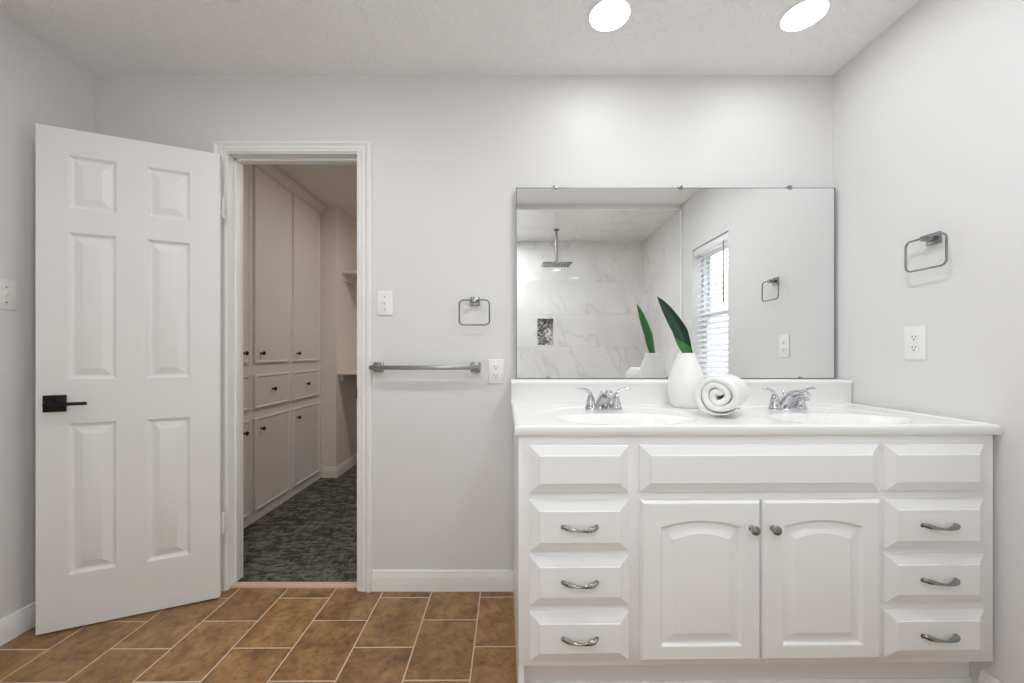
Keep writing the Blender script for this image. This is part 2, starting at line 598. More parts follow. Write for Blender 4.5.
# closet shell
CX, CY1, CX2 = -1.69, 1.70, -1.554
b = bm_new(); box(b, CX - 0.55, CX - 0.45, WT, CY1, 0, H)
struct('wall_closet_left', b, M['closet'], 'closet wall behind the built-in cabinets', 'wall')
b = bm_new(); box(b, CX - 0.55, CX2, CY1, 2.30, 0.004, H)
struct('wall_closet_corner', b, M['closet'], 'beige closet wall jutting out at the end of the cabinets', 'wall')
b = bm_new(); box(b, CX - 0.55, 0.7, 2.30, 2.40, 0, H)
struct('wall_closet_far', b, M['closet'], 'beige far end wall of the closet', 'wall')
b = bm_new(); box(b, 0.55, 0.65, WT, 2.30, 0, H)
struct('wall_closet_right', b, M['closet'], 'beige closet wall hidden to the right of the doorway', 'wall')

b = bm_new(); box(b, SX0 - 0.1, XR + 0.15, YS - 0.1, YR - 0.1, -0.08, 0.002)
struct('floor_shower', b, M['marble_top'], 'marble look tiled floor of the shower', 'floor')

# baseboards
def base_profile(t=0.014, h=0.095):
    return [(0, 0), (t, 0), (t, h - 0.03), (t - 0.002, h - 0.022), (t - 0.005, h - 0.012), (t - 0.006, h - 0.004), (t - 0.010, h), (0, h)]

def baseboard(name, p0, p1, nrm, material, label, z=0.0, cat='baseboard', **kw):
    b = bm_new()
    rings = []
    for p in (p0, p1):
        rings.append([(p[0] + nrm[0] * a, p[1] + nrm[1] * a, z + c) for a, c in base_profile(**kw)])
    loft(b, rings)
    return struct(name, b, material, label, cat)
baseboard('baseboard_back', (DX1 + 0.073, 0), (0.026, 0), (0, -1), M['trim'], 'white baseboard between door casing and vanity')
baseboard('baseboard_back_left', (XL, 0), (DX0 - 0.066, 0), (0, -1), M['trim'], 'white baseboard hidden behind the open door')
baseboard('baseboard_left', (XL, YR), (XL, 0), (1, 0), M['trim'], 'white baseboard on the wall left of the open door')
baseboard('baseboard_right', (XR, YR + 0.01), (XR, -0.60), (-1, 0), M['trim'], 'white baseboard on the right wall below the vanity end')
b = bm_new()
loft(b, [[(CX + 0.02, CY1 - a, 0.004 + c) for a, c in base_profile()], [(CX2 + a, CY1 - a, 0.004 + c) for a, c in base_profile()], [(CX2 + a, 2.30, 0.004 + c) for a, c in base_profile()]])
struct('baseboard_closet', b, M['closet'], 'closet baseboard turning the corner past the cabinets', 'baseboard')

# ------------------------------------------------------------------ door frame
frame = thing('trim_door', 'white moulded casing and jamb around the closet doorway', 'door frame', (-1.026, 0, 0), kind='structure')
b = bm_new()
box(b, DX0 - 0.02, DX0, -0.002, WT + 0.002, 0, DH + 0.02)
box(b, DX1, DX1 + 0.02, -0.002, WT + 0.002, 0, DH + 0.02)
box(b, DX0, DX1, -0.002, WT + 0.002, DH, DH + 0.02)
box(b, DX0, DX0 + 0.010, 0.045, 0.08, 0.012, DH, 0.001); box(b, DX1 - 0.010, DX1, 0.045, 0.08, 0.012, DH, 0.001)
box(b, DX0, DX1, 0.045, 0.08, DH - 0.010, DH, 0.001)
build('jamb', b, M['trim'], frame)
def casing(y, sgn, material):
    prof = [(0.006, 0), (0.006, 0.009), (0.012, 0.011), (0.020, 0.011), (0.024, 0.014), (0.034, 0.015), (0.038, 0.012), (0.046, 0.016), (0.050, 0.020), (0.060, 0.020), (0.066, 0.014), (0.066, 0)]
    bm = bm_new()
    rings = []
    for o, t in prof:
        o2 = o * 0.80 if o > 0.02 else o
        oo = o * 1.08
        rings.append([(DX0 - o, y + sgn * t, 0), (DX0 - o, y + sgn * t, DH + o2), (DX1 + oo, y + sgn * t, DH + o2), (DX1 + oo, y + sgn * t, 0)])
    rv = [ring_verts(bm, r) for r in rings]
    for a, c in zip(rv, rv[1:]):
        for i in range(3):
            bm.faces.new((a[i], a[i + 1], c[i + 1], c[i]))
    for i in range(3):
        bm.faces.new((rv[-1][i], rv[-1][i + 1], rv[0][i + 1], rv[0][i]))
    bm.faces.new([r[0] for r in rv]); bm.faces.new([r[3] for r in rv])
    return bm
build('casing', casing(0, -1, M['trim']), M['trim'], frame, angle=25)
build('casing', casing(WT, 1, M['trim']), M['trim'], frame, angle=25)
b = bm_new(); box(b, DX1 - 0.0015, DX1 + 0.001, -0.006, 0.03, 0.905, 0.965, 0.0006)
build('strike_plate', b, M['black'], frame)

# ------------------------------------------------------------------ the open six panel door
DW, DT, DZ0, DZ1 = 0.6025, 0.035, 0.008, 2.031
DROT = math.radians(204.1)
door = thing('door_1', 'white six panel door standing open with black lever handle', 'door', (-1.32, -0.07, 0), DROT, kind='structure')
def six_panel():
    bm = bm_new()
    xs = [0, 0.110, 0.262, 0.359, 0.510, DW]
    zs = [DZ0, 0.224, 0.838, 1.015, 1.613, 1.710, 1.926, DZ1]
    prof = [(0.0, 0.0), (0.003, 0.002), (0.008, 0.009), (0.013, 0.0115), (0.018, 0.0115), (0.045, 0.001), (0.0465, 0.0005)]
    for y, sg in ((0.0, -1), (-DT, 1)):
        for i in range(5):
            for j in range(7):
                x0, x1, z0, z1 = xs[i], xs[i + 1], zs[j], zs[j + 1]
                if i in (1, 3) and j in (1, 3, 5):
                    rv = [ring_verts(bm, [(x0 + o, y + sg * d, z0 + o), (x1 - o, y + sg * d, z0 + o), (x1 - o, y + sg * d, z1 - o), (x0 + o, y + sg * d, z1 - o)]) for o, d in prof]
                    for a, c in zip(rv, rv[1:]):
                        bridge(bm, a, c)
                    bm.faces.new(rv[-1])
                else:
                    bm.faces.new(ring_verts(bm, [(x0, y, z0), (x1, y, z0), (x1, y, z1), (x0, y, z1)]))
    for p in ([(0, 0, DZ0), (0, -DT, DZ0), (0, -DT, DZ1), (0, 0, DZ1)], [(DW, 0, DZ0), (DW, -DT, DZ0), (DW, -DT, DZ1), (DW, 0, DZ1)],
              [(0, 0, DZ0), (DW, 0, DZ0), (DW, -DT, DZ0), (0, -DT, DZ0)], [(0, 0, DZ1), (DW, 0, DZ1), (DW, -DT, DZ1), (0, -DT, DZ1)]):
        bm.faces.new(ring_verts(bm, p))
    bmesh.ops.remove_doubles(bm, verts=list(bm.verts), dist=0.0002)
    return bm
build('slab', six_panel(), M['door'], door, local=True, angle=20)
HX, HZ = DW * 0.905, 0.921
for sg, y in ((1, 0.0), (-1, -DT)):
    b = bm_new()
    ya, yb = sorted((y, y + sg * 0.010))
    box(b, HX - 0.0335, HX + 0.0335, ya, yb, HZ - 0.0335, HZ + 0.0335, 0.0015)
    hb = build('handle_rosette', b, M['black'], door, local=True)
    hb['label'] = 'square matte black rosette'
    b = bm_new()
    lathe(b, [(0.011, min(0, sg * 0.042)), (0.011, max(0, sg * 0.042))], (HX, y + sg * 0.008, HZ), 20, 'y')
    ya, yb = sorted((y + sg * 0.040, y + sg * 0.054))
    box(b, HX - 0.112, HX + 0.014, ya, yb, HZ - 0.0065, HZ + 0.0065, 0.003)
    lv = build('lever', b, M['black'], hb, local=True)
    lv['label'] = 'straight matte black lever'
b = bm_new(); box(b, DW - 0.0005, DW + 0.001, -0.03, -0.005, HZ - 0.03, HZ + 0.03); box(b, DW, DW + 0.004, -0.024, -0.011, HZ - 0.008, HZ + 0.008, 0.002)
build('latch', b, M['black'], door, local=True)
for hz in (1.80, 0.335):
    b = bm_new()
    for k in range(5):
        z0 = hz - 0.045 + k * 0.018
        lathe(b, [(0.0055, z0 + 0.0008), (0.0062, z0 + 0.002), (0.0062, z0 + 0.016), (0.0055, z0 + 0.0172)], (-0.0075, -0.030, 0), 16)
    lathe(b, [(0.003, hz - 0.05), (0.0045, hz - 0.048), (0.0045, hz + 0.048), (0.003, hz + 0.05)], (-0.0075, -0.030, 0), 12)
    box(b, -0.0015, 0.0005, -0.033, -0.002, hz - 0.045, hz + 0.045)
    build('hinge', b, M['door'], door, local=True)

# ------------------------------------------------------------------ window and blind in the right wall
win = thing('window_1', 'white framed window in the right wall seen in the mirror', 'window', (XR + 0.10, (WY0 + WY1) / 2, WZ0), kind='structure')
def wframe(x0, x1, y0, y1, z0, z1, t):
    bm = bm_new()
    box(bm, x0, x1, y0, y0 + t, z0, z1, 0.002); box(bm, x0, x1, y1 - t, y1, z0, z1, 0.002)
    box(bm, x0, x1, y0 + t, y1 - t, z0, z0 + t, 0.002); box(bm, x0, x1, y0 + t, y1 - t, z1 - t, z1, 0.002)
    return bm
build('window_frame', wframe(XR + 0.085, XR + 0.15, WY0, WY1, WZ0, WZ1, 0.03), M['vinyl'], win)
ZM = 1.43
for nm, z0, z1, x0 in (('upper_sash', ZM - 0.02, WZ1 - 0.03, XR + 0.118), ('lower_sash', WZ0 + 0.03, ZM + 0.02, XR + 0.094)):
    s_ = build(nm, wframe(x0, x0 + 0.022, WY0 + 0.03, WY1 - 0.03, z0, z1, 0.035), M['vinyl'], win)
    b = bm_new(); box(b, x0 + 0.008, x0 + 0.012, WY0 + 0.06, WY1 - 0.06, z0 + 0.03, z1 - 0.03)
    build('pane', b, M['glass'], s_)
b = bm_new(); box(b, XR - 0.008, XR + 0.085, WY0 + 0.001, WY1 - 0.001, WZ0 - 0.002, WZ0 + 0.012, 0.003)
build('window_sill', b, M['trim'], win)

bl = thing('window_blind', 'white horizontal slat blind in the window recess', 'blind', (XR + 0.045, (WY0 + WY1) / 2, WZ0 + 0.02))
BY0, BY1, BX = WY0 + 0.012, WY1 - 0.008, XR + 0.045
b = bm_new(); box(b, BX - 0.03, BX + 0.03, BY0, BY1, WZ1 - 0.055, WZ1 - 0.002, 0.003)
build('head_rail', b, M['blind'], bl)
ns, zt, zb = 26, WZ1 - 0.085, WZ0 + 0.055
for k in range(ns):
    zc = zt + (zb - zt) * k / (ns - 1)
    b = bm_new()
    tl = math.radians(32)
    rings = []
    for y in (BY0 + 0.002, BY1 - 0.002):
        ring = []
        for s, tt in ((-1, 0.0), (-0.5, 0.0022), (0, 0.003), (0.5, 0.0022), (1, 0.0), (1, -0.0025), (0.5, -0.0004), (0, 0.0004), (-0.5, -0.0004), (-1, -0.0025)):
            dx, dz = s * 0.024, tt
            ring.append((BX + dx * math.cos(tl) - dz * math.sin(tl), y, zc + dx * math.sin(tl) + dz * math.cos(tl)))
        rings.append(ring)
    loft(b, rings)
    build('slat', b, M['blind'], bl)
b = bm_new(); box(b, BX - 0.025, BX + 0.025, BY0, BY1, WZ0 + 0.018, WZ0 + 0.036, 0.003)
build('bottom_rail', b, M['blind'], bl)
for y in (BY0 + 0.10, BY1 - 0.10):
    for dx in (-0.025, 0.025):
        b = bm_new(); tube(b, [(BX + dx, y, WZ1 - 0.05), (BX + dx, y, WZ0 + 0.03)], 0.0012, 6)
        build('ladder_cord', b, M['blind'], bl)
b = bm_new(); tube(b, [(BX - 0.036, BY1 - 0.07, WZ1 - 0.05), (BX - 0.036, BY1 - 0.07, WZ1 - 0.5)], 0.004, 8)
build('tilt_wand', b, M['nickel'], bl)

b = bm_new(); box(b, XR + 1.9, XR + 2.1, -6, 4, -0.3, 1.80)
struct('wall_outside', b, M['vinyl'], 'pale neighbouring wall glimpsed between the lower blind slats', 'wall')
b = bm_new(); box(b, XR + 1.9, XR + 2.1, -6, 4, 1.80, 2.42)
struct('wall_outside_upper', b, M['siding'], 'tan upper part of the neighbouring wall glimpsed between the blind slats', 'wall')
b = bm_new(); box(b, XR + 0.15, XR + 1.9, -6, 4, -0.4, -0.3)
struct('ground', b, M['ground'], 'ground outside the window', 'ground')

# ------------------------------------------------------------------ ceiling lights
def can_light(x, y, label, lens, z=H, r=0.0755, grp=None):
    t = thing('ceiling_light', label, 'ceiling light', (x, y, z), group=grp)
    b = bm_new()
    lathe(b, [(r + 0.012, z), (r + 0.012, z - 0.003), (r + 0.006, z - 0.006), (r, z - 0.006), (r - 0.001, z - 0.001), (r - 0.001, z)], (x, y, 0), 48)
    build('trim_ring', b, M['plate'], t)
    b = bm_new()
    lathe(b, [(r - 0.001, z - 0.0015), (r - 0.001, z - 0.003), (r * 0.6, z - 0.005), (0.001, z - 0.0055)], (x, y, 0), 48)
    build('lens', b, lens, t)
can_light(0.391, -0.341, 'round recessed ceiling light above the left sink', M['lamp'], grp='recessed ceiling lights')
can_light(1.147, -0.341, 'round recessed ceiling light nearest the right wall, above the right sink', M['lamp'], grp='recessed ceiling lights')
can_light(0.75, -1.00, 'round recessed ceiling light in mid room, mirrored in the shower tile', M['lamp_room'], grp='recessed ceiling lights')
can_light(-0.90, -1.00, 'unseen fill light added in the ceiling over the left part of the room', M['fill_left'], grp='recessed ceiling lights')
can_light(-0.06, -2.20, 'unseen fill light added in the shower ceiling behind the camera', M['fill_shower'], z=HS)
can_light(-0.55, 1.15, 'unseen fill light added to the closet ceiling', M['fill_closet'], r=0.12)

# ------------------------------------------------------------------ vanity cabinet
VROT = math.radians(0.7)
VO = (0.77, -0.33, 0)
van = thing('vanity_cabinet', 'wide white double sink vanity cabinet with raised panel drawers and doors', 'vanity', VO, VROT)
VX0, VX1, VYF, VYB, VZT = 0.025, 1.514, -0.651, -0.012, 0.867
b = bm_new()
box(b, VX0, VX0 + 0.016, VYF + 0.012, VYB, 0, VZT)                       # left end panel runs to the floor
box(b, VX1 - 0.016, VX1, VYF + 0.018, VYB, 0.155, VZT)
box(b, VX1 - 0.016, VX1, -0.5615, VYB, 0, 0.155)
box(b, VX0 + 0.016, VX1 - 0.016, VYB - 0.008, VYB, 0.1, VZT)
box(b, VX0 + 0.016, VX1 - 0.016, VYF + 0.018, VYB - 0.008, 0.155, 0.171)
build('carcass', b, M['cabinet'], van)
b = bm_new()
box(b, VX0, VX1, VYF, VYF + 0.018, 0.155, VZT, 0.0015)
box(b, VX0, VX0 + 0.018, VYF + 0.001, VYF + 0.018, 0, 0.157)
build('face_frame', b, M['cabinet'], van)
b = bm_new()
box(b, VX0 + 0.016, 1.530, -0.575, -0.562, 0, 0.155)
box(b, VX0 + 0.018, 1.530, -0.584, -0.575, 0, 0.047, 0.003)
build('toe_kick', b, M['cabinet'], van)

def raised_front(x0, x1, z0, z1):
    """slab front whose field stands proud of a bevelled border"""
    bm = bm_new()
    prof = [(0.0, 0.0), (0.0, 0.008), (0.0015, 0.0095), (0.028, 0.0195), (0.0295, 0.0222), (0.031, 0.0226)]
    loft(bm, [[(x0 + o, VYF - d, z0 + o), (x1 - o, VYF - d, z0 + o), (x1 - o, VYF - d, z1 - o), (x0 + o, VYF - d, z1 - o)] for o, d in prof])
    return bm

def pull(cx, zc):
    y = VYF - 0.0222
    ctrl = [(cx - 0.052, y - 0.002, zc + 0.0045, 0.0056), (cx - 0.046, y - 0.009, zc + 0.0055, 0.0066), (cx - 0.032, y - 0.014, zc + 0.0035, 0.0056), (cx - 0.014, y - 0.017, zc + 0.001, 0.0044),
            (cx + 0.006, y - 0.018, zc - 0.001, 0.0046), (cx + 0.022, y - 0.016, zc + 0.0, 0.0052), (cx + 0.038, y - 0.013, zc + 0.003, 0.0066), (cx + 0.047, y - 0.008, zc + 0.0055, 0.0064), (cx + 0.052, y - 0.001, zc + 0.0045, 0.005)]
    pp = smooth_path(ctrl, 48)
    bm = bm_new()
    tube(bm, [p[:3] for p in pp], [p[3] for p in pp], 14, twist=0.16, squash=0.22)
    for dx in (-0.051, 0.051):
        lathe(bm, [(0.0065, y - 0.003), (0.007, y - 0.0015), (0.007, y + 0.0002)], (cx + dx, 0, zc + 0.0045), 16, 'y')
    return bm

ZR = [(0.695, 0.839), (0.515, 0.670), (0.349, 0.500), (0.179, 0.327)]
for (x0, x1) in ((0.060, 0.364), (1.161, 1.475)):
    for i, (z0, z1) in enumerate(ZR):
        d = build('false_front' if i == 0 else 'drawer', raised_front(x0, x1, z0, z1), M['cabinet'], van, angle=12)
        if i:
            p_ = build('pull', pull((x0 + x1) / 2 - 0.001, (z0 + z1) / 2 - 0.003), M['pewter'], d)
            p_['label'] = 'twisted pewter bar pull'
build('false_front', raised_front(0.399, 1.142, ZR[0][0], ZR[0][1]), M['cabinet'], van, angle=12)

def arch_door(x0, x1, z0, z1):
    bm = bm_new()
    Y = VYF
    fr = 0.060
    a0, a1, az0, az1, rise = x0 + fr - 0.002, x1 - fr + 0.002, z0 + 0.046, z1 - 0.079, 0.020
    rings = [rect_ring(x0, x1, z0, z1, Y), rect_ring(x0, x1, z0, z1, Y - 0.012), rect_ring(x0 + 0.004, x1 - 0.004, z0 + 0.004, z1 - 0.004, Y - 0.0165),
             rect_ring(x0 + 0.007, x1 - 0.007, z0 + 0.007, z1 - 0.007, Y - 0.0195), rect_ring(x0 + 0.009, x1 - 0.009, z0 + 0.009, z1 - 0.009, Y - 0.0200)]
    for o, d in ((0.0, 0.0200), (0.003, 0.0185), (0.007, 0.0125), (0.011, 0.0115), (0.015, 0.0118), (0.038, 0.0185), (0.040, 0.0195)):
        rings.append(rect_ring(a0 + o, a1 - o, az0 + o, az1 - o * 1.0, Y - d, rise * (1 - o * 1.2)))
    loft(bm, rings)
    return bm
def knob(cx, zc):
    y = VYF - 0.0198
    bm = bm_new()
    lathe(bm, [(0.0085, y + 0.0002), (0.0085, y - 0.002), (0.0055, y - 0.004), (0.0048, y - 0.012), (0.007, y - 0.015), (0.0125, y - 0.018), (0.0142, y - 0.022), (0.0125, y - 0.026), (0.007, y - 0.0285), (0.0005, y - 0.029)], (cx, 0, zc), 24, 'y')
    return bm
for x0, x1, kx in ((0.401, 0.768, 0.738), (0.776, 1.142, 0.803)):
    d = build('door', arch_door(x0, x1, 0.179, 0.670), M['cabinet'], van, angle=14)
    k_ = build('knob', knob(kx, 0.588), M['pewter'], d)
    k_['label'] = 'round pewter knob'

# ------------------------------------------------------------------ countertop with two moulded basins
top = thing('vanity_countertop', 'glossy white vanity top with two oval basins and tall backsplash', 'countertop', VO, VROT)
TX0, TX1, TYF, TYB, TZ, TB = 0.013, 1.523, -0.664, -0.117, 0.8975, 0.868
SINKS = (0.40, 1.135)
def top_z(x, y):
    z = TZ
    e = min(x - TX0, y - TYF, TX1 - x)
    if e < 0.020:                                   # raised no-drip rim
        z += 0.0035 * (1 if e < 0.012 else 0.5 + 0.5 * math.cos((e - 0.012) / 0.008 * PI))
        if e < 0.008:
            z -= 0.008 - math.sqrt(max(0.0, 0.008 ** 2 - (0.008 - e) ** 2))
    for cx in SINKS:
        r = math.hypot((x - cx) / 0.285, (y + 0.395) / 0.225)
        s = min(1, max(0, (1.0 - r) / 0.16))
        z -= 0.003 * s * s * (3 - 2 * s)
        r = math.hypot((x - cx) / 0.222, (y + 0.510) / 0.118)
        if r < 1.06:
            q = max(0.0, 1.06 - r) / 1.06
            z -= 0.125 * (1 - (1 - q) ** 2.6) * min(1, q / 0.10 * 0.5 + 0.5 if q < 0.10 else 1) if q > 0.002 else 0
    return z
def countertop():
    bm = bm_new()
    def axis(a, c, n):
        core = [a + (c - a) * i / n for i in range(n + 1)]
        edge = [a + d for d in (0.0008, 0.002, 0.004, 0.006, 0.008, 0.012, 0.014, 0.016, 0.018, 0.020)] + [c - d for d in (0.0008, 0.002, 0.004, 0.006, 0.008, 0.012, 0.014, 0.016, 0.018, 0.020)]
        core = [a, c] + [v for v in core if a + 0.021 < v < c - 0.021]
        return sorted(set(core + edge))
    xs, ys = axis(TX0, TX1, 220), axis(TYF, TYB, 84)
    g = [[bm.verts.new((x, y, top_z(x, y))) for y in ys] for x in xs]
    for i in range(len(xs) - 1):
        for j in range(len(ys) - 1):
            bm.faces.new((g[i][j], g[i + 1][j], g[i + 1][j + 1], g[i][j + 1]))
    rim = [g[i][0] for i in range(len(xs))]
    low = [bm.verts.new((v.co.x, v.co.y, TB + 0.004)) for v in rim]
    low2 = [bm.verts.new((v.co.x, v.co.y + 0.004, TB)) for v in rim]
    low3 = [bm.verts.new((v.co.x, v.co.y + 0.03, TB)) for v in rim]
    for a, c in ((rim, low), (low, low2), (low2, low3)):
        for i in range(len(xs) - 1):
            bm.faces.new((a[i], a[i + 1], c[i + 1], c[i]))
    for col_ in (g[0], g[-1]):
        lo = [bm.verts.new((v.co.x, v.co.y, TB)) for v in col_]
        for i in range(len(ys) - 1):
            bm.faces.new((col_[i], col_[i + 1], lo[i + 1], lo[i]))
    return bm
build('basin_top', countertop(), M['counter'], top, angle=50)
b = bm_new()
BT = 1.002
rings = []
for x in (TX0, 1.532):
    rings.append([(x, -0.118, TZ - 0.02), (x, -0.118, TZ - 0.002), (x, -0.119, TZ + 0.006), (x, -0.119, BT - 0.022), (x, -0.124, BT - 0.017), (x, -0.126, BT - 0.008), (x, -0.124, BT - 0.002), (x, -0.119, BT), (x, -0.009, BT), (x, -0.009, TZ - 0.02)])
loft(b, rings)
build('backsplash', b, M['counter'], top, angle=50)
for cx in SINKS:
    b = bm_new()
    z0 = top_z(cx, -0.51)
    lathe(b, [(0.028, z0 + 0.0005), (0.028, z0 + 0.003), (0.022, z0 + 0.004), (0.019, z0 + 0.002), (0.018, z0 + 0.0005)], (cx, -0.51, 0), 28)
    lathe(b, [(0.016, z0 + 0.001), (0.016, z0 + 0.006), (0.010, z0 + 0.008), (0.0005, z0 + 0.0085)], (cx, -0.51, 0), 28)
    build('drain', b, M['chrome'], top)

# ------------------------------------------------------------------ faucets
def faucet(cx, y, z, label):
    t = thing('faucet', label, 'faucet', (cx, y, z), group='chrome faucets')
    b = bm_new()
    def oval(rx, ry, h, n=40):
        pts = []
        for k in range(n):
            a = 2 * PI * k / n
            ca, sa = math.cos(a), math.sin(a)
            pts.append((cx + rx * math.copysign(abs(ca) ** 0.55, ca), y + ry * math.copysign(abs(sa) ** 0.75, sa), z + h))
        return pts
    loft(b, [oval(0.073, 0.026, 0.0), oval(0.074, 0.027, 0.003), oval(0.073, 0.026, 0.008), oval(0.067, 0.021, 0.012)])
    build('base_plate', b, M['chrome'], t)
    # spout: broad sloping body rising forward to a rounded tip
    secs = [(0.010, 0.010, 0.034, 0.018), (0.004, 0.030, 0.029, 0.020), (-0.010, 0.050, 0.023, 0.020), (-0.035, 0.067, 0.018, 0.014), (-0.065, 0.076, 0.0155, 0.011), (-0.090, 0.077, 0.0145, 0.0095), (-0.105, 0.072, 0.013, 0.008), (-0.112, 0.066, 0.008, 0.005)]
    sm = smooth_path(secs, 28)
    rings = []
    for i, (f, h, hw, ht) in enumerate(sm):
        f0, h0 = sm[max(0, i - 1)][:2]; f1, h1 = sm[min(len(sm) - 1, i + 1)][:2]
        d = Vector((0, f1 - f0, h1 - h0)).normalized()
        nrm = Vector((1, 0, 0)).cross(d)
        ring = []
        for k in range(24):
            a = 2 * PI * k / 24
            ca, sa = math.cos(a), math.sin(a)
            ring.append(Vector((cx, y + f, z + h)) + Vector((1, 0, 0)) * hw * math.copysign(abs(ca) ** 0.7, ca) + nrm * ht * math.copysign(abs(sa) ** 0.7, sa))
        rings.append(ring)
    loft(b2 := bm_new(), rings)
    sp = build('spout', b2, M['chrome'], t, angle=50)
    b = bm_new()
    lathe(b, [(0.010, z + 0.050), (0.010, z + 0.064), (0.0085, z + 0.066), (0.0005, z + 0.066)], (cx, y - 0.100, 0), 20)
    build('aerator', b, M['chrome'], sp)
    b = bm_new()
    tube(b, [(cx - 0.004, y + 0.019, z + 0.010), (cx - 0.004, y + 0.019, z + 0.066)], 0.0022, 10)
    lathe(b, [(0.0025, z + 0.064), (0.0055, z + 0.067), (0.006, z + 0.071), (0.0035, z + 0.075), (0.0005, z + 0.0755)], (cx - 0.004, y + 0.019, 0), 16)
    build('lift_rod', b, M['chrome'], t)
    for s in (-1, 1):
        hx = cx + s * 0.051
        b = bm_new()
        lathe(b, [(0.0225, z + 0.010), (0.0225, z + 0.014), (0.0195, z + 0.020), (0.0165, z + 0.030), (0.0175, z + 0.034), (0.0165, z + 0.038), (0.0130, z + 0.052), (0.0095, z + 0.062), (0.006, z + 0.068), (0.0005, z + 0.069)], (hx, y, 0), 28)
        hd = build('handle', b, M['chrome'], t)
        ctrl = [(hx - s * 0.004, y, z + 0.058, 0.0075), (hx + s * 0.008, y - 0.002, z + 0.074, 0.0065), (hx + s * 0.024, y - 0.004, z + 0.083, 0.0055), (hx + s * 0.038, y - 0.006, z + 0.087, 0.0050), (hx + s * 0.048, y - 0.007, z + 0.088, 0.0058), (hx + s * 0.053, y - 0.007, z + 0.088, 0.0035)]
        pp = smooth_path(ctrl, 22)
        b = bm_new()
        tube(b, [p[:3] for p in pp], [p[3] for p in pp], 12)
        for v in b.verts:                                    # flatten into a blade
            v.co.y = y - 0.004 + (v.co.y - y + 0.004) * 1.25
        build('lever', b, M['chrome'], hd)
    return t
faucet(0.377, -0.300, TZ - 0.0028, 'small chrome two handle faucet at the left sink')
faucet(1.111, -0.300, TZ - 0.0028, 'small chrome two handle faucet at the right sink beside the towel')

# ------------------------------------------------------------------ mirror
MX0, MX1, MZ0, MZ1 = 0.033, 1.5235, 1.004, 1.895
MY = -0.028
mir = thing('mirror', 'large frameless wall mirror above the vanity backsplash', 'mirror', ((MX0 + MX1) / 2, -0.004, MZ0))
b = bm_new(); box(b, MX0 + 0.004, MX1 - 0.004, MY + 0.005, -0.001, MZ0, MZ1 - 0.003)
build('backing_board', b, M['mirror_edge'], mir)
b = bm_new(); box(b, MX0, MX1, MY + 0.001, MY + 0.005, MZ0, MZ1)
build('mirror_edge', b, M['mirror_edge'], mir)
b = bm_new(); box(b, MX0 + 0.003, MX1 - 0.005, MY, MY + 0.0012, MZ0 + 0.002, MZ1 - 0.003)
build('mirror_pane', b, M['mirror'], mir)
for x, z, s in ((0.214, MZ1, 1), (0.801, MZ1, 1), (1.312, MZ1, 1), (0.18, MZ0, -1), (0.745, MZ0, -1), (1.36, MZ0, -1)):
    b = bm_new()
    za, zc_ = sorted((z - s * 0.008, z + s * 0.010))
    if s < 0:
        za = MZ0 - 0.002
    box(b, x - 0.009, x + 0.009, MY - 0.003, MY - 0.0003, za, zc_, 0.001)
    if s > 0:
        box(b, x - 0.006, x + 0.006, MY - 0.002, -0.001, z + 0.001, z + 0.010, 0.001)
        lathe(b, [(0.004, MY - 0.004), (0.004, MY - 0.0025)], (x, 0, z + 0.005), 12, 'y')
    build('clip', b, M['nickel'], mir)

# ------------------------------------------------------------------ vase, leaf, towel
VC = (0.741, -0.225)
vs = thing('vase', 'matte white tapered ceramic vase beside the rolled towel', 'vase', (VC[0], VC[1], TZ))
b = bm_new()
prof = smooth_path([(0.046, 0.0), (0.053, 0.003), (0.063, 0.020), (0.071, 0.050), (0.0745, 0.082), (0.0715, 0.112), (0.063, 0.145), (0.0505, 0.180), (0.041, 0.203), (0.036, 0.2245)], 40)
prof += [(0.0345, 0.2255), (0.033, 0.2245), (0.037, 0.200), (0.047, 0.175), (0.058, 0.14), (0.066, 0.09), (0.058, 0.03), (0.04, 0.012), (0.001, 0.010)]
lathe(b, [(max(r, 0.0005), TZ + h) for r, h in prof], (VC[0], VC[1], 0), 56)
build('body', b, M['vase'], vs, angle=60)

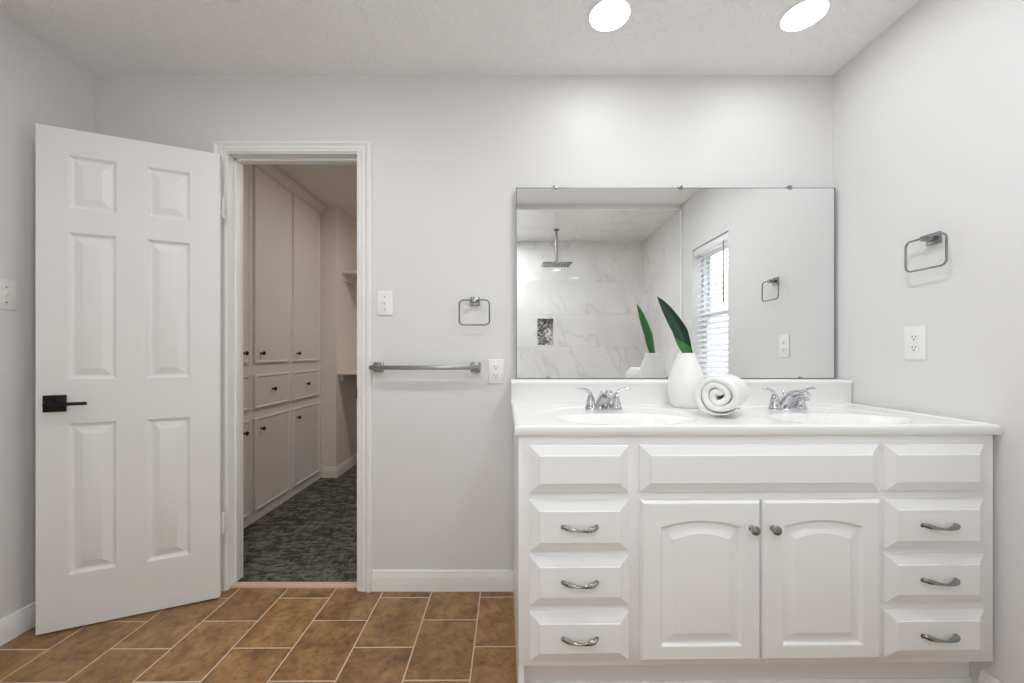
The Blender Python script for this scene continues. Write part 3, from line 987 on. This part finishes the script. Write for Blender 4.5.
def leaf():
    bm = bm_new()
    nt_, nv = 44, 12
    base = Vector((0.752, -0.236, 1.10)); tip = Vector((0.640, -0.165, 1.368))
    stem = Vector((0.758, -0.238, 0.93))
    e = Vector((0.90, -0.43, 0.25)).normalized()
    nrm = e.cross((tip - base).normalized()).normalized()
    widths = smooth_path([(0.0, 0.033), (0.12, 0.042), (0.26, 0.054), (0.42, 0.058), (0.6, 0.052), (0.78, 0.038), (0.92, 0.019), (1.0, 0.0008)], 60)
    def wid(t):
        for (t0, w0), (t1, w1) in zip(widths, widths[1:]):
            if t0 <= t <= t1:
                return w0 + (w1 - w0) * (t - t0) / max(1e-6, t1 - t0)
        return widths[-1][1]
    front, back = [], []
    rows = [(-1.0, stem, 0.008), (-0.5, stem.lerp(base, 0.5), 0.016), (-0.2, stem.lerp(base, 0.8), 0.025)] + [(i / nt_, None, None) for i in range(nt_ + 1)]
    for t, c, wd in rows:
        if c is None:
            c = base.lerp(tip, t) + e * (-0.006 * math.sin(PI * t)) + nrm * (0.004 * math.sin(PI * t))
            wd = wid(t)
        fr, bk = [], []
        for k in range(nv + 1):
            v = k / nv
            cup = 0.22 * wd * (4 * v * (1 - v))
            q = c + e * (wd * (v - (0.5 if t < 0 else max(0.12, 0.5 - 0.9 * t)))) - nrm * cup
            th = 0.0011 * (1 - abs(2 * v - 1) ** 4) + 0.0002
            fr.append(bm.verts.new(q + nrm * th))
            bk.append(bm.verts.new(q - nrm * th))
        front.append(fr); back.append(bk)
    R = len(rows)
    fcs = []
    for i in range(R - 1):
        for k in range(nv):
            t = rows[i][0]
            v = (k + 0.5) / nv
            f = bm.faces.new((front[i][k], front[i][k + 1], front[i + 1][k + 1], front[i + 1][k]))
            f.material_index = 0 if t > 0.33 - 0.20 * v else 1
            g = bm.faces.new((back[i][k], back[i][k + 1], back[i + 1][k + 1], back[i + 1][k]))
            g.material_index = 1
        for k in (0, nv):
            g = bm.faces.new((front[i][k], front[i + 1][k], back[i + 1][k], back[i][k]))
            g.material_index = 1
    for i in (0, R - 1):
        g = bm.faces.new(list(front[i]) + list(reversed(back[i])))
        g.material_index = 1
    return bm
lf = build('leaf', leaf(), [M['leaf_dark'], M['leaf_light']])
tag(lf, 'single dark green pointed leaf standing in the white vase', 'leaf')

def towel():
    bm = bm_new()
    turns, R0, R1 = 2.8, 0.007, 0.071
    th_max = turns * 2 * PI
    pitch = (R1 - R0) / turns
    N = 190
    L = 0.20
    C0 = Vector((0.721, -0.512, 0))
    ax = Vector((0.64, 0.77, 0)).normalized()
    sx = Vector((ax.y, -ax.x, 0))
    zc = TZ + 0.077
    st = [0.0, 0.003, 0.008, 0.016] + [0.016 + (L - 0.032) * k / 12 for k in range(1, 12)] + [L - 0.016, L - 0.008, L - 0.003, L]
    frac = [0.45, 0.80, 0.95, 1.0] + [1.0] * 11 + [1.0, 0.95, 0.80, 0.45]
    def P(r, th, s):
        a = th + 0.2
        x, z = r * math.cos(a), r * math.sin(a)
        z = z * 0.99
        if z < -0.060:
            z = -0.060 + (z + 0.060) * 0.75
        return C0 + sx * x * 1.03 + ax * s + Vector((0, 0, zc + z))
    grid_i, grid_o, mid0, mid1 = [], [], [], []
    for n in range(N + 1):
        th = th_max * n / N
        r = R0 + (R1 - R0) * th / th_max + 0.0018 * math.sin(th * 1.7) + 0.0010 * math.sin(th * 3.1 + 1)
        half = pitch * 0.495
        if n > N - 14:
            half *= max(0.25, (N - n) / 14)
        if n < 5:
            half *= 0.5 + 0.1 * n
        off = 0.0035 * math.sin(th * 0.9 + 1) + 0.002 * math.sin(th * 2.3)
        gi, go = [], []
        for s, f in zip(st, frac):
            wob = 0.0014 * math.sin(s * 60 + th * 2) + random.uniform(-0.0009, 0.0009)
            ss = s + off
            gi.append(bm.verts.new(P(r - half * f, th, ss)))
            go.append(bm.verts.new(P(r + half * f + (wob if f == 1.0 else 0), th, ss)))
        grid_i.append(gi); grid_o.append(go)
        mid0.append(bm.verts.new(P(r, th, off - 0.002)))
        mid1.append(bm.verts.new(P(r, th, L + off + 0.002)))
    K = len(st)
    for n in range(N):
        for k in range(K - 1):
            bm.faces.new((grid_o[n][k], grid_o[n + 1][k], grid_o[n + 1][k + 1], grid_o[n][k + 1]))
            bm.faces.new((grid_i[n][k], grid_i[n + 1][k], grid_i[n + 1][k + 1], grid_i[n][k + 1]))
        for m_, k in ((mid0, 0), (mid1, K - 1)):
            bm.faces.new((grid_o[n][k], grid_o[n + 1][k], m_[n + 1], m_[n]))
            bm.faces.new((grid_i[n][k], grid_i[n + 1][k], m_[n + 1], m_[n]))
    for n in (0, N):
        for k in range(K - 1):
            bm.faces.new((grid_o[n][k], grid_o[n][k + 1], grid_i[n][k + 1], grid_i[n][k]))
        bm.faces.new((grid_o[n][0], mid0[n], grid_i[n][0]))
        bm.faces.new((grid_o[n][K - 1], mid1[n], grid_i[n][K - 1]))
    return bm
tw = build('rolled_towel', towel(), M['towel'], angle=80)
tag(tw, 'white terry towel rolled up on the counter between the sinks', 'towel')

# ------------------------------------------------------------------ towel rings and towel bar
def round_rect_path(w, h, r, n=8):
    pts = []
    for cx, cz, a0 in ((w / 2 - r, h / 2 - r, 0), (-w / 2 + r, h / 2 - r, 90), (-w / 2 + r, -h / 2 + r, 180), (w / 2 - r, -h / 2 + r, 270)):
        for k in range(n + 1):
            a = math.radians(a0 + 90 * k / n)
            pts.append((cx + r * math.cos(a), cz + r * math.sin(a)))
    return pts
def towel_ring(loc, rotz, w, h, label):
    """local: wall plane at y=0, room towards -y, origin at the bracket centre"""
    t = thing('towel_ring', label, 'towel ring', loc, rotz, group='square towel rings')
    b = bm_new(); box(b, -0.023, 0.023, -0.010, 0, -0.021, 0.021, 0.002)
    build('wall_plate', b, M['nickel'], t, local=True)
    b = bm_new(); box(b, -0.011, 0.011, -0.046, -0.010, -0.009, 0.010, 0.0025)
    build('post', b, M['nickel'], t, local=True)
    b = bm_new()
    tube(b, [(x, -0.037, z - h / 2 + 0.003) for x, z in round_rect_path(w, h, 0.020)], 0.0036, 10, closed=True)
    build('ring', b, M['nickel'], t, local=True)
towel_ring((-0.1615, 0, 1.3665), 0, 0.140, 0.116, 'brushed nickel square towel ring on the back wall left of the mirror')
towel_ring((XR, -0.456, 1.535), PI / 2 * -1, 0.141, 0.112, 'brushed nickel square towel ring on the right wall above the outlet')

bar = thing('towel_bar', 'square brushed nickel towel bar on the wall right of the doorway', 'towel bar', (-0.387, 0, 1.056))
b = bm_new(); box(b, -0.641, -0.135, -0.070, -0.052, 1.0465, 1.0655, 0.002)
build('rail', b, M['nickel'], bar)
for x in (-0.6165, -0.158):
    b = bm_new()
    box(b, x - 0.023, x + 0.023, -0.010, 0, 1.034, 1.080, 0.002)
    box(b, x - 0.015, x + 0.015, -0.053, -0.009, 1.043, 1.069, 0.002)
    build('bracket', b, M['nickel'], bar)

# ------------------------------------------------------------------ outlets and switches
def outlet(loc, rotz, label, w=0.072, h=0.115):
    t = thing('outlet', label, 'outlet', loc, rotz, group='wall outlets')
    b = bm_new(); box(b, -w / 2, w / 2, -0.006, 0, -h / 2, h / 2, 0.003)
    pl = build('cover_plate', b, M['plate'], t, local=True)
    for zc in (0.020, -0.020):
        b = bm_new()
        ring = []
        for k in range(28):
            a = 2 * PI * k / 28
            ring.append((0.0172 * math.cos(a), max(-0.0125, min(0.0125, 0.0172 * math.sin(a)))))
        loft(b, [[(x, -0.0055, zc + z) for x, z in ring], [(x * 0.97, -0.0078, zc + z * 0.97) for x, z in ring]])
        so = build('socket', b, M['plate'], t, local=True)
        b = bm_new()
        box(b, -0.0075, -0.0050, -0.0082, -0.0076, zc - 0.001, zc + 0.008)
        box(b, 0.0050, 0.0075, -0.0082, -0.0076, zc - 0.000, zc + 0.007)
        lathe(b, [(0.0028, -0.0082), (0.0028, -0.0076)], (0, 0, zc - 0.007), 12, 'y')
        build('slots', b, M['dark'], so, local=True)
    b = bm_new(); lathe(b, [(0.003, -0.0072), (0.003, -0.0055)], (0, 0, 0), 14, 'y')
    build('screw', b, M['plate'], t, local=True)
outlet((-0.0616, 0, 1.036), 0, 'white duplex outlet on the back wall beside the towel bar')
outlet((XR, -0.387, 1.161), -PI / 2, 'white duplex outlet on the right wall below the towel ring', 0.080, 0.127)

def switch(loc, rotz, label, gangs=(0.0,), w=0.074):
    t = thing('light_switch', label, 'light switch', loc, rotz, group='light switches')
    b = bm_new(); box(b, -w / 2, w / 2, -0.006, 0, -0.058, 0.058, 0.003)
    build('cover_plate', b, M['plate'], t, local=True)
    for g in gangs:
        b = bm_new()
        box(b, g - 0.0055, g + 0.0055, -0.0068, -0.005, -0.0125, 0.0125, 0.0005)
        loft(b, [[(g - 0.0042, -0.006, -0.006), (g + 0.0042, -0.006, -0.006), (g + 0.0042, -0.006, 0.006), (g - 0.0042, -0.006, 0.006)],
                 [(g - 0.0035, -0.016, 0.004), (g + 0.0035, -0.016, 0.004), (g + 0.0035, -0.015, 0.010), (g - 0.0035, -0.015, 0.010)]])
        build('toggle', b, M['plate'], t, local=True)
        for z in (-0.030, 0.030):
            b = bm_new(); lathe(b, [(0.0028, -0.0070), (0.0028, -0.0055)], (g, 0, z), 12, 'y')
            build('screw', b, M['nickel'], t, local=True)
switch((-0.5877, 0, 1.3586), 0, 'white single toggle light switch right of the doorway')
switch((XL, -0.362, 1.35), PI / 2, 'white double toggle light switch on the left wall beside the open door', (-0.023, 0.023), 0.116)

# ------------------------------------------------------------------ shower head
sh = thing('rain_shower', 'square rain shower head on a ceiling arm seen in the mirror', 'shower head', (0.49, -2.30, HS))
b = bm_new(); lathe(b, [(0.032, HS), (0.032, HS - 0.006), (0.026, HS - 0.012), (0.012, HS - 0.014)], (0.49, -2.30, 0), 28)
build('flange', b, M['pewter'], sh)
b = bm_new(); lathe(b, [(0.0125, HS - 0.013), (0.0125, 2.085), (0.018, 2.082), (0.018, 2.062), (0.011, 2.058), (0.011, 2.047)], (0.49, -2.30, 0), 24)
build('arm', b, M['pewter'], sh)
b = bm_new(); box(b, 0.49 - 0.15, 0.49 + 0.15, -2.405, -2.195, 2.032, 2.044, 0.003)
hd = build('spray_plate', b, M['pewter'], sh)
b = bm_new()
for i in range(9):
    for j in range(9):
        lathe(b, [(0.004, 2.0325), (0.003, 2.029)], (0.49 - 0.12 + i * 0.03, -2.30 - 0.08 + j * 0.02, 0), 8)
nz = build('nozzles', b, M['dark'], hd, kind='stuff')

# ------------------------------------------------------------------ closet built-in cabinets
cab = thing('closet_cabinet', 'tall grey built-in closet cabinets with dark round knobs', 'cabinet', (CX, 0.9, 0.004))
b = bm_new()
box(b, CX - 0.45, CX, WT + 0.03, CY1 - 0.002, 0.004, H - 0.002)
build('carcass', b, M['closet_cab'], cab)
def closet_front(y0, y1, z0, z1):
    """overlay front with a raised bead border, facing +x"""
    bm = bm_new()
    prof = [(0.0, 0.0), (0.0, 0.012), (0.003, 0.016), (0.012, 0.017), (0.015, 0.014), (0.019, 0.011), (0.022, 0.011)]
    loft(bm, [[(CX + d, y0 + o, z0 + o), (CX + d, y1 - o, z0 + o), (CX + d, y1 - o, z1 - o), (CX + d, y0 + o, z1 - o)] for o, d in prof])
    return bm
def closet_knob(y, z):
    bm = bm_new()
    x = CX + 0.0108
    lathe(bm, [(0.008, x), (0.008, x + 0.002), (0.005, x + 0.004), (0.005, x + 0.012), (0.012, x + 0.017), (0.0145, x + 0.022), (0.012, x + 0.027), (0.0005, x + 0.029)], (0, y, z), 20, 'x')
    return bm
for y0, y1, ky in ((0.27, 0.694, 0.635), (0.744, 1.163, 0.812), (1.219, 1.644, 1.276)):
    d = build('door', closet_front(y0, y1, 1.055, 2.365), M['closet_cab'], cab, angle=20)
    build('knob', closet_knob(ky, 1.121), M['bronze'], d)
    d = build('drawer', closet_front(y0, y1, 0.752, 0.978), M['closet_cab'], cab, angle=20)
    build('knob', closet_knob((y0 + y1) / 2 - 0.01, 0.870), M['bronze'], d)
    d = build('door', closet_front(y0, y1, 0.075, 0.690), M['closet_cab'], cab, angle=20)
    build('knob', closet_knob(ky, 0.613), M['bronze'], d)
b = bm_new()
prof = [(0, 2.375), (0.008, 2.375), (0.012, 2.385), (0.030, 2.405), (0.036, 2.42), (0.050, 2.425), (0.052, 2.438), (0, 2.438)]
loft(b, [[(CX + a, y, z) for a, z in prof] for y in (WT + 0.03, CY1 - 0.002)])
build('crown_moulding', b, M['closet_cab'], cab, angle=25)
b = bm_new()
prof = [(0, H - 0.05), (0.006, H - 0.05), (0.012, H - 0.03), (0.024, H - 0.012), (0.028, H - 0.001), (0, H - 0.001)]
loft(b, [[(x, CY1 - a, z) for a, z in prof] for x in (CX + 0.05, CX2 + 0.028)])
loft(b, [[(CX2 + a, y, z) for a, z in prof] for y in (CY1 - 0.028, 2.30)])
struct('trim_closet_crown', b, M['closet'], 'beige crown moulding along the closet corner wall', 'trim')

shf = thing('closet_shelf', 'high white closet shelf beyond the cabinets', 'shelf', (-0.9, 2.1, 1.86))
b = bm_new(); box(b, CX2 + 0.001, 0.3, 1.82, 2.299, 1.866, 1.884, 0.001)
build('board', b, M['closet'], shf)
b = bm_new(); box(b, CX2 + 0.001, CX2 + 0.020, 1.86, 2.299, 1.80, 1.866, 0.001)
build('cleat', b, M['closet'], shf)
ctr = thing('closet_counter', 'narrow white closet counter edge low beyond the cabinets', 'counter', (-0.9, 2.0, 0.92))
b = bm_new(); box(b, CX2 + 0.001, 0.3, 1.73, 2.299, 0.925, 0.945, 0.002)
build('board', b, M['closet'], ctr)
b = bm_new(); box(b, CX2 + 0.001, CX2 + 0.020, 1.80, 2.299, 0.865, 0.925, 0.001)
build('cleat', b, M['closet'], ctr)

for o in THINGS:
    del o['_org']
